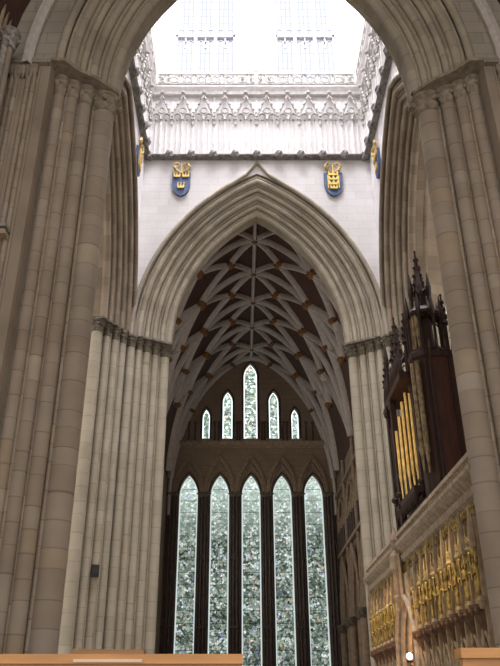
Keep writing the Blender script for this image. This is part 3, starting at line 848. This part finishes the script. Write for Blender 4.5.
sadd(bd, 'wall_body', 'screen')
sadd(rect(XS+1.2, XS+1.25, DY-DH, DY+DH, FLOOR, 5.2), 'dark_passage', 'passagedark')  # brown sheet across the doorway, its dark colour standing for the unlit passage
# cornice along the whole length
sec = [(.35, 6.25), (.2, 6.3), (.12, 6.42), (.1, 6.6), (-.02, 6.68), (-.05, 6.86), (.05, 6.95), (-.12, 7.1), (-.2, 7.22), (-.2, 7.34), (.5, 7.34)]
mb = MB(); mb.grid([[(XS+x, y, z) for x, z in sec] for y in (SY0, SY1)]); sadd(mb, 'cornice', 'cornice')
mb = MB()
mb.box(XS-.08, XS+.08, SY0, SY1, 7.34, 7.42); mb.box(XS-.1, XS+.1, SY0, SY1, 7.62, 7.74)
n = 60
for k in range(n):
    y = SY0+(k+.5)*(SY1-SY0)/n
    mb.bar((XS, y-.12, 7.42), (XS, y+.12, 7.62), .05); mb.bar((XS, y+.12, 7.42), (XS, y-.12, 7.62), .05)
sadd(mb, 'pierced_parapet', 'screenpale')
mb = MB()
for k in range(90):
    y = SY0+(k+.5)*(SY1-SY0)/90
    if True: mb.bar((XS+.06, y-.1, 6.28), (XS+.06, y+.1, 6.58), .04); mb.bar((XS+.06, y+.1, 6.28), (XS+.06, y-.1, 6.58), .04)
sadd(mb, 'carved_frieze', 'gilt')
south = [20.0+i*1.0 for i in range(8)]; north = [31.15+i*.84 for i in range(7)]
KY = [(y, 1.0) for y in south]+[(y, .84) for y in north]
BZ = 4.0
# plinth panels and a moulded base
mb = MB(); 
for (a, b) in ((SY0, DY-DH-.5), (DY+DH+.5, SY1)): mb.box(XS-.05, XS+.36, a, b, FLOOR, 1.2); mb.box(XS+.12, XS+.36, a, b, 1.2, 3.5)
sadd(mb, 'plinth', 'screenpale')
for i, (y, w) in enumerate(KY):
    h = w/2
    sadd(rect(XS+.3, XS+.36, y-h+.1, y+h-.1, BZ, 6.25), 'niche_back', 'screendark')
    b = MB(); b.lathe([(.05, -1.0), (.1, -.5), (.2, -.3), (.3, -.12), (.36, -.02), (.36, .06)], 8, (XS+.12, y, BZ-.02)); 
    for q in (-1, 0, 1): b.ball((XS-.16+.06*abs(q), y+q*.2, BZ-.12), .09, 4)
    sadd(b, 'bracket', 'screendark')
    lo = MB()
    for q in (-.5, 0, .5): lo.bar((XS+.1, y+q*w*.6, 1.3), (XS+.1, y+q*w*.6, 3.3), .07)
    for s in (-1, 1): lo.tube([(XS+.08, y+s*w*.3, 3.0), (XS+.08, y+s*w*.2, 3.25), (XS+.08, y, 3.45)], .04, 5)
    sadd(lo, 'blind_panel', 'screenpale')
    c = MB()
    for s in (-1, 1):
        c.tube([(XS+.05, y+s*h*.8, 5.2), (XS+.0, y+s*h*.5, 5.42), (XS-.08, y, 5.75)], .04, 5)
        c.bar((XS+.08, y+s*h*.45, 5.25), (XS+.08, y+s*h*.45, 6.2), .05)
        c.lathe([(.05, 5.2), (.06, 5.55), (.01, 6.1)], 4, (XS-.02, y+s*h*.45, 0))
        for q in (5.5, 5.8): c.bar((XS+.1, y+s*h*.8, q), (XS+.1, y, q+.35), .045)
    c.lathe([(.2, 5.36), (.24, 5.42), (.15, 5.55), (.17, 5.6), (.09, 5.8), (.02, 6.3)], 6, (XS+.06, y, 0))
    sadd(c, 'canopy', 'canopy')
for ys_, w in ((south, 1.0), (north, .84)):
    for i in range(len(ys_)+1):
        y = ys_[0]-w/2+i*w
        b = MB(); b.box(XS+.02, XS+.34, y-.04, y+.04, FLOOR, 6.2); b.lathe([(.08, 5.4), (.08, 5.9), (.01, 6.6)], 4, (XS-.06, y, 0), rot=PI/4)
        b.lathe([(.07, 3.9), (.11, 4.1), (.07, 4.2)], 6, (XS-.04, y, 0))
        sadd(b, 'buttress', 'screen')
        sadd(MB().tube([(XS-.05, y, BZ+.25), (XS-.05, y, 5.4)], .035, 6), 'gilt_shaft', 'gilt')
# doorway with nested mouldings
DW = DH-.45
mb = arch_sweep(MB(), DW, 1.5, [(.72, -.04), (.46, .1), (.40, .22), (.22, .34), (.16, .46), (0, .6), (0, .9)], False, 10, 3.3)
mb.grid([[(-DW-r, y, z) for r, y in ((.72, -.04), (.46, .1), (.40, .22), (.22, .34), (.16, .46), (0, .6), (0, .9))] for z in (FLOOR, 3.3)])
mb.grid([[(DW+r, y, z) for r, y in ((.72, -.04), (.46, .1), (.40, .22), (.22, .34), (.16, .46), (0, .6), (0, .9))] for z in (FLOOR, 3.3)])
mb.v = [(XS+p[1], DY+p[0], p[2]) for p in mb.v]; sadd(mb, 'door_splay', 'screenpale')
for (r, x, q) in ((.02, .5, .09), (.2, .3, .09), (.43, .12, .1), (.68, -.06, .1)):
    mb = arch_sweep(MB(), DW, 1.5, ring(r, 0, q, 8), True, 10, 3.3)
    for s in (-1, 1): mb.tube([(s*(DW+r), 0, FLOOR), (s*(DW+r), 0, 3.3)], q, 8)
    mb.v = [(XS+x+p[1], DY+p[0], p[2]) for p in mb.v]; sadd(mb, 'door_moulding', 'screenpale', smooth=True)
mb = MB(); p = half_arch(DW, 1.5, 8, .7)
a = [(-DW-.95, 3.3), (-DW-.7, 3.3)]+[(x, 3.3+z) for x, z in p[:9]]+[(0, 6.2), (-DW-.95, 6.2)]
b = [(x, 3.3+z) for x, z in p[8:]]+[(DW+.7, 3.3), (DW+.95, 3.3), (DW+.95, 6.2), (0, 6.2)]
mb.slab(a, 0, .3); mb.slab(b, 0, .3); mb.box(-DW-.95, -DW-.68, 0, .3, FLOOR, 3.3); mb.box(DW+.68, DW+.95, 0, .3, FLOOR, 3.3)
mb.v = [(XS+.0+p[1], DY+p[0], p[2]) for p in mb.v]; sadd(mb, 'door_surround', 'screenpale')
mb = MB().lathe([(.05, 4.95), (.2, 5.25), (.26, 5.4), (.2, 5.5), (.2, 6.3), (.28, 6.4), (.26, 6.9), (.14, 7.1), (.2, 7.5), (.02, 8.0)], 6, (XS-.14, DY, 0))
for q in (-.3, .3): mb.lathe([(.03, 5.1), (.08, 5.4), (.08, 6.6), (.01, 7.2)], 4, (XS-.1, DY+q, 0))
sadd(mb, 'pinnacled_niche', 'screen')
EYX = XS+.02

# kings
def king():
    t = thing('king_statue', 'x', 'statue', (0, 0, 0), -PI/2, 'gilded kings standing in the niches of the choir screen')
    b = MB()   # robe, torso, shoulders, neck, head and arms as one figure; faces -y
    b.lathe([(.26, 0), (.27, .08), (.23, .35), (.19, .7), (.17, .92), (.2, 1.1), (.22, 1.22), (.17, 1.31), (.07, 1.36), (.065, 1.4), (.09, 1.45), (.105, 1.53), (.1, 1.62), (.06, 1.69)], 16, (0, 0, 0), 1, .78, .05, 6)
    b.tube([(-.2, 0, 1.24), (-.27, -.04, 1.0), (-.2, -.2, .95), (-.1, -.25, 1.02)], [.075, .065, .055, .04], 7)
    b.tube([(.2, 0, 1.24), (.28, -.04, 1.0), (.22, -.2, .92), (.16, -.26, 1.0)], [.075, .065, .055, .04], 7)
    b.tube([(0, -.09, 1.55), (0, -.125, 1.51)], [.02, .03], 6)
    b.tube([(0, -.08, 1.46), (0, -.11, 1.4), (0, -.1, 1.3)], [.07, .06, .02], 7)
    b.build('figure', 'gilt', t, smooth=True)
    c = MB(); c.lathe([(.11, 1.63), (.12, 1.70)], 10)
    for k in range(5): c.lathe([(.03, 1.69), (.005, 1.8)], 4, (.1*math.cos(k*PI*.4), .1*math.sin(k*PI*.4), 0))
    c.build('crown', 'gold', t)
    s = MB().tube([(.17, -.27, .75), (.2, -.27, 1.55)], .018, 6).ball((.2, -.27, 1.58), .045, 5); s.build('sceptre', 'gold', t)
    cl = MB()
    cl.lathe([(.30, .05), (.28, .5), (.24, .95), (.23, 1.2), (.12, 1.3)], 14, (0, .06, 0), 1, .6, .1, 8); cl.build('cloak', 'screen', t)
    return t
K0 = None
ordn = ['first', 'second', 'third', 'fourth', 'fifth', 'sixth', 'seventh', 'eighth']
for i, (y, w) in enumerate(KY):
    if i < 8: lab = 'gilded king statue on the screen, %s to the right of its doorway' % ordn[7-i]
    else: lab = 'gilded king statue on the screen, %s to the left of its doorway' % ordn[i-8]
    if K0 is None: K0 = k = king(); tag(k, lab)
    else: k = dup(K0, label=lab)
    k.location = (XS+.12, y, BZ+.04); k.rotation_euler = (0, 0, -PI/2); k.scale = (.84, .84, .8)

# lamp by the doorway
t = thing('doorway_lamp', 'small glowing white lamp on a bracket beside the screen doorway', 'lamp', (XS-.3, 27.55, 3.3))
MB().ball((0, 0, 0), .11, 8).build('globe', 'lamp', t, smooth=True)
mb = MB().tube([(0, 0, -.15), (0, 0, -.28), (.15, 0, -.34), (.32, 0, -.3)], .025, 6); mb.lathe([(.1, -.2), (.12, -.14)], 8); mb.build('bracket', 'iron', t)

# ------------------------------------------------------------------ organ
OX, OY = 6.15, 26.7; OZ = 7.42
org = thing('pipe_organ', 'dark carved wooden pipe organ with gold pipes and spires, standing on the choir screen', 'organ', (OX, OY, OZ))
def oadd(mb, name, m, parent=org, smooth=False):
    mb.v = [(x-OX, y-OY, z-OZ) for x, y, z in mb.v]; return mb.build(name, m, parent, smooth=smooth)
def spire(mb, x, y, z0, z1, r, n=6, crockets=5):
    mb.lathe([(r, z0), (r*1.15, z0+.06), (r*.9, z0+.12), (r*.35, z0+(z1-z0)*.6), (.025, z1)], n, (x, y, 0))
    for k in range(1, crockets):
        q = k/crockets; rr = r*.9*(1-q)+.03
        for a in range(4): mb.ball((x+rr*math.cos(a*PI/2+.4), y+rr*math.sin(a*PI/2+.4), z0+(z1-z0)*q), .05+.03*(1-q), 3)
    mb.ball((x, y, z1), .06, 4)
def lantern(mb, x, y, z0, z1, r, n=6):
    for k in range(n):
        a = 2*PI*k/n+.3; px, py = x+r*math.cos(a), y+r*math.sin(a)
        mb.bar((px, py, z0), (px, py, z1), .09)
        mb.lathe([(.08, z1-.3), (.1, z1), (.015, z1+.65)], 4, (px, py, 0))
        b2 = 2*PI*(k+1)/n+.3; qx, qy = x+r*math.cos(b2), y+r*math.sin(b2)
        mx, my = (px+qx)/2, (py+qy)/2
        mb.tube([(px, py, z1-.45), (mx, my, z1-.1), (qx, qy, z1-.45)], .04, 4)
        mb.bar((px, py, z0+.1), (qx, qy, z0+.1), .08)
# main case
oadd(MB().box(OX+.55, 9.3, 25.3, 29.15, OZ, 12.6), 'case_body', 'organ')
oadd(MB().box(OX, 9.35, 24.2, 29.25, OZ, 7.95), 'plinth', 'organ')
sp = MB(); sp.box(6.95, 9.3, 24.24, 24.34, 7.95, 13.15); oadd(sp, 'side_panel', 'organred')
fr = MB(); fr.box(6.88, 9.35, 24.18, 24.38, 13.15, 13.4)
for x in (6.9, 7.6, 8.3, 9.0): fr.box(x-.05, x+.05, 24.17, 24.3, 7.95, 13.15)
for k in range(9): fr.lathe([(.05, 13.4), (.06, 13.55), (.01, 13.9)], 4, (6.95+k*.28, 24.26, 0))
oadd(fr, 'panel_frame', 'organ')
# west front: posts
for y, PX in ((29.1, 0), (28.25, 0), (26.3, .45), (25.72, .6)):
    p = MB(); p.box(OX-.02+PX, OX+.2+PX, y-.13, y+.13, 7.95, 13.1); p.lathe([(.17, 9.0), (.2, 9.1), (.14, 9.2)], 6, (OX+.05+PX, y, 0)); p.lathe([(.15, 12.6), (.2, 12.8), (.15, 13.0)], 6, (OX+.05+PX, y, 0))
    oadd(p, 'post', 'organ')
oadd(MB().box(OX+.62, OX+.8, 25.6, 29.15, 7.95, 13.2), 'front_panel', 'organ')
hts = [12.6, 12.95, 13.3, 13.45, 13.2]
def pipe(x, y, z0, z1, r, m):
    mb = MB().lathe([(.03, z0), (r*.8, z0+.7), (r, z0+.75), (r, z1-.02), (r*1.04, z1)], 10, (x, y, 0)); mb.box(x-r-.012, x-r+.02, y-r*.5, y+r*.5, z0+.85, z0+1.0)
    oadd(mb, 'pipe', m, smooth=True)
for i in range(5): pipe(OX+.1+i*.09, 28.0-i*.33, 8.85, (11.6, 12.1, 12.6, 12.85, 12.7)[i], .075, 'pipe')
for i in range(2): pipe(OX+.56+i*.06, 26.1-i*.2, 9.2, 12.6, .07, 'pipe')
for i in range(2): pipe(OX+.12, 28.8-i*.32, 8.9, 12.0, .12, 'organ')
# lower carved rail
rl = MB(); rl.box(OX-.02, OX+.3, 25.6, 29.2, 8.5, 8.75)
for k in range(12): rl.lathe([(.02, 8.1), (.1, 8.3), (.12, 8.5)], 6, (OX+.04, 25.7+k*.3, 0))
oadd(rl, 'carved_rail', 'organ')
# pinnacled cresting of the left part, with its own spire
cr = MB(); cr.box(OX-.05, OX+.9, 25.9, 29.2, 13.0, 13.3)
for k in range(8):
    y = 26.1+k*.42
    cr.tube([(OX, y-.2, 13.3), (OX, y, 13.8), (OX, y+.2, 13.3)], .05, 4); cr.lathe([(.06, 13.3), (.09, 13.7), (.01, 14.3)], 4, (OX, y-.2, 0))
lantern(cr, OX+.45, 28.0, 13.3, 14.8, .55); spire(cr, OX+.45, 28.0, 14.7, 16.75, .36)
for (x, y, z) in ((OX+.1, 29.05, 14.9), (OX+.1, 26.5, 14.9), (OX+.8, 29.0, 14.8)):
    cr.bar((x, y, 13.2), (x, y, 14.0), .2); spire(cr, x, y, 13.9, z+.2, .16, 6, 4)
oadd(cr, 'left_spire_cresting', 'organ')
# octagonal corner tower with tall spire
tw = MB(); tw.lathe([(.62, 7.95), (.62, 13.2), (.72, 13.3), (.72, 13.5), (.6, 13.6)], 8, (7.0, 25.0, 0), rot=PI/8); oadd(tw, 'corner_tower', 'organ')
for i in range(2): 
    a = PI+.3+i*.4; pipe(7.0+.66*math.cos(a), 25.0+.66*math.sin(a), 8.9, 13.1, .10, 'pipedull')
for i in range(3):
    a = PI+.22+i*.32; pipe(7.0+.5*math.cos(a), 25.0+.5*math.sin(a), 13.5, 15.2, .08, 'pipedull')
up = MB(); lantern(up, 7.05, 25.0, 13.5, 15.3, .68, 8); lantern(up, 7.05, 25.0, 15.0, 16.4, .4, 6); spire(up, 7.05, 25.0, 16.2, 18.2, .32)
up.lathe([(.35, 13.5), (.3, 15.2), (.22, 16.4)], 6, (7.05, 25.0, 0))
up.lathe([(.7, 15.1), (.75, 15.2), (.45, 15.5)], 8, (7.05, 25.0, 0)); oadd(up, 'corner_spire', 'organ')
for (x, y, z) in ((7.75, 24.7, 16.0), (8.05, 24.7, 15.4), (6.45, 25.7, 15.7), (8.35, 24.9, 16.2)):
    s = MB(); s.bar((x, y, 13.2), (x, y, z-1.2), .13); s.bar((x, y+.25, 13.2), (x, y+.25, z-1.5), .1); s.tube([(x, y, 14.2), (x, y+.13, 14.5), (x, y+.25, 14.2)], .04, 4); spire(s, x, y, z-1.3, z, .16, 6, 4); oadd(s, 'pinnacle', 'organ')

# ------------------------------------------------------------------ small things
# loudspeaker on the far left pier
t = thing('loudspeaker', 'small black loudspeaker fixed on the far left pier', 'loudspeaker', (-6.72, 35.02, 7.35), PI/4-.5)
mb = MB(); mb.box(-.17, .17, -.2, .1, -.26, .26); mb.build('cabinet', 'black', t)
MB().lathe([(.02, 0), (.12, .02), (.13, .03)], 12).xf(Matrix.Rotation(PI/2, 4, 'X')).xf(Matrix.Translation((0, -.2, -.06))).build('cone', 'iron', t)
MB().tube([(0, .1, 0), (.0, .42, .02)], .03, 6).build('bracket', 'iron', t)
# shelf bracket on the near left pier
t = thing('wall_bracket', 'dark shelf bracket with gilt struts on the near left pier', 'bracket', (SCX-7.55, SY-.24, 13.35))
MB().box(-.5, .35, -.25, .25, .05, .15).build('shelf', 'carvedark', t)
MB().box(-.5, .33, -.2, .25, -.16, -.02).build('ledge', 'screenpale', t)
mb = MB().tube([(.02, 0, -.16), (.0, -.05, -.5), (-.28, 0, -.95)], .05, 6); mb.tube([(0, -.05, -.5), (.2, 0, -.92)], .05, 6); mb.ball((0, -.06, -.5), .1, 5); mb.build('strut', 'gold', t)

# oak desks close to the camera
def desk(label, x0, x1, y, top, ledge):
    t = thing('oak_desk', label, 'desk', ((x0+x1)/2, y, FLOOR), 0, 'oak desks at the bottom of the view')
    h = (x1-x0)/2; H = top-FLOOR
    MB().box(-h, h, 0, .03, .12, H-.02).build('front_panel', 'oak', t)
    b = MB(); b.box(-h-.005, h+.005, -.012, .05, H-.022, H); b.build('top_rail', 'oak', t)
    for s in (-1, 1): MB().box(s*(h-.03)-.03, s*(h-.03)+.03, 0.03, .32, 0, H-.06).build('end_panel', 'oak', t)
    MB().box(-h+.05, h-.05, .03, .34, H-.12, H-.095).build('book_shelf', 'oakdark', t)
    return t
desk('long light oak desk across the bottom left of the view', -.85, 0.0, 2.0, 1.6+.128, True)
desk('light oak desk end at the bottom right corner', .525, 1.2, 1.9, 1.6+.135, False)
t = thing('book_rest', 'thin brown wooden book rest lying along the top of the long oak desk', 'book rest', (-.33, 2.0, 1.6+.128))
MB().box(-.093, .087, -.006, .045, 0, .011).build('rest_board', 'oakdark', t)
MB().box(-.08, -.06, .01, .03, .011, .014).build('peg', 'oakdark', t)
MB().box(-.085, .085, -.0155, -.012, -.019, -.012).build('card_strip', 'paper', t)

# ------------------------------------------------------------------ light
W = bpy.data.worlds.new('World'); S.world = W; W.use_nodes = True
bg = W.node_tree.nodes['Background']; bg.inputs[0].default_value = (1.0, .915, .825, 1); bg.inputs[1].default_value = 1.6
def area(name, loc, tgt, sx, sy, power, col):
    l = bpy.data.lights.new(name, 'AREA'); l.shape = 'RECTANGLE'; l.size = sx; l.size_y = sy; l.energy = power; l.color = col
    o = bpy.data.objects.new(name, l); COL.objects.link(o); o.location = loc
    o.rotation_euler = (Vector(tgt)-Vector(loc)).to_track_quat('-Z', 'Y').to_euler(); return o
def spot(name, loc, tgt, power, col, ang=60, blend=.6, size=.15):
    l = bpy.data.lights.new(name, 'SPOT'); l.energy = power; l.color = col; l.spot_size = math.radians(ang); l.spot_blend = blend; l.shadow_soft_size = size
    o = bpy.data.objects.new(name, l); COL.objects.link(o); o.location = loc
    o.rotation_euler = (Vector(tgt)-Vector(loc)).to_track_quat('-Z', 'Y').to_euler(); return o
area('tower_fill_light', (CX, CE, 56.5), (CX, CE, 20), 13, 13, 19000, (.97, .955, 1.0))  # unseen panel added to light the tower in place of its window panes
for y in (22, 25, 31.5, 35): spot('screen_spotlight', (4.2, y, 6.6), (XS+.1, y, 5.0), 120, (1, .72, .34), 85)
pl = bpy.data.lights.new('passage_light', 'POINT'); pl.energy = 60; pl.color = (1, .5, .25); pl.shadow_soft_size = .1
po = bpy.data.objects.new('passage_light', pl); COL.objects.link(po); po.location = (XS+.8, 28.9, 3.4)
spot('doorway_fill_spot', (3.2, 24.5, 5.0), (XS+.3, 29.8, 3.8), 330, (1, .62, .36), 60)  # unseen spot added to brighten the door mouldings
spot('organ_spotlight', (3.2, 27.0, 8.2), (OX, 27.1, 11.2), 450, (1, .66, .28), 42)

# ------------------------------------------------------------------ camera
cam = bpy.data.cameras.new('Camera'); co = bpy.data.objects.new('Camera', cam); COL.objects.link(co)
co.location = (0, 0, 1.6); co.rotation_euler = (math.radians(90+27.3), 0, 0)
cam.sensor_fit = 'VERTICAL'; cam.sensor_height = 24; cam.lens = 734/666*24; cam.shift_x = 9/666
cam.clip_end = 500; cam.clip_start = .05
S.camera = co
S.view_settings.view_transform = 'Standard'; S.view_settings.look = 'None'; S.view_settings.exposure = 0
S.cycles.use_denoising = True
S.cycles.max_bounces = 6; S.cycles.diffuse_bounces = 5
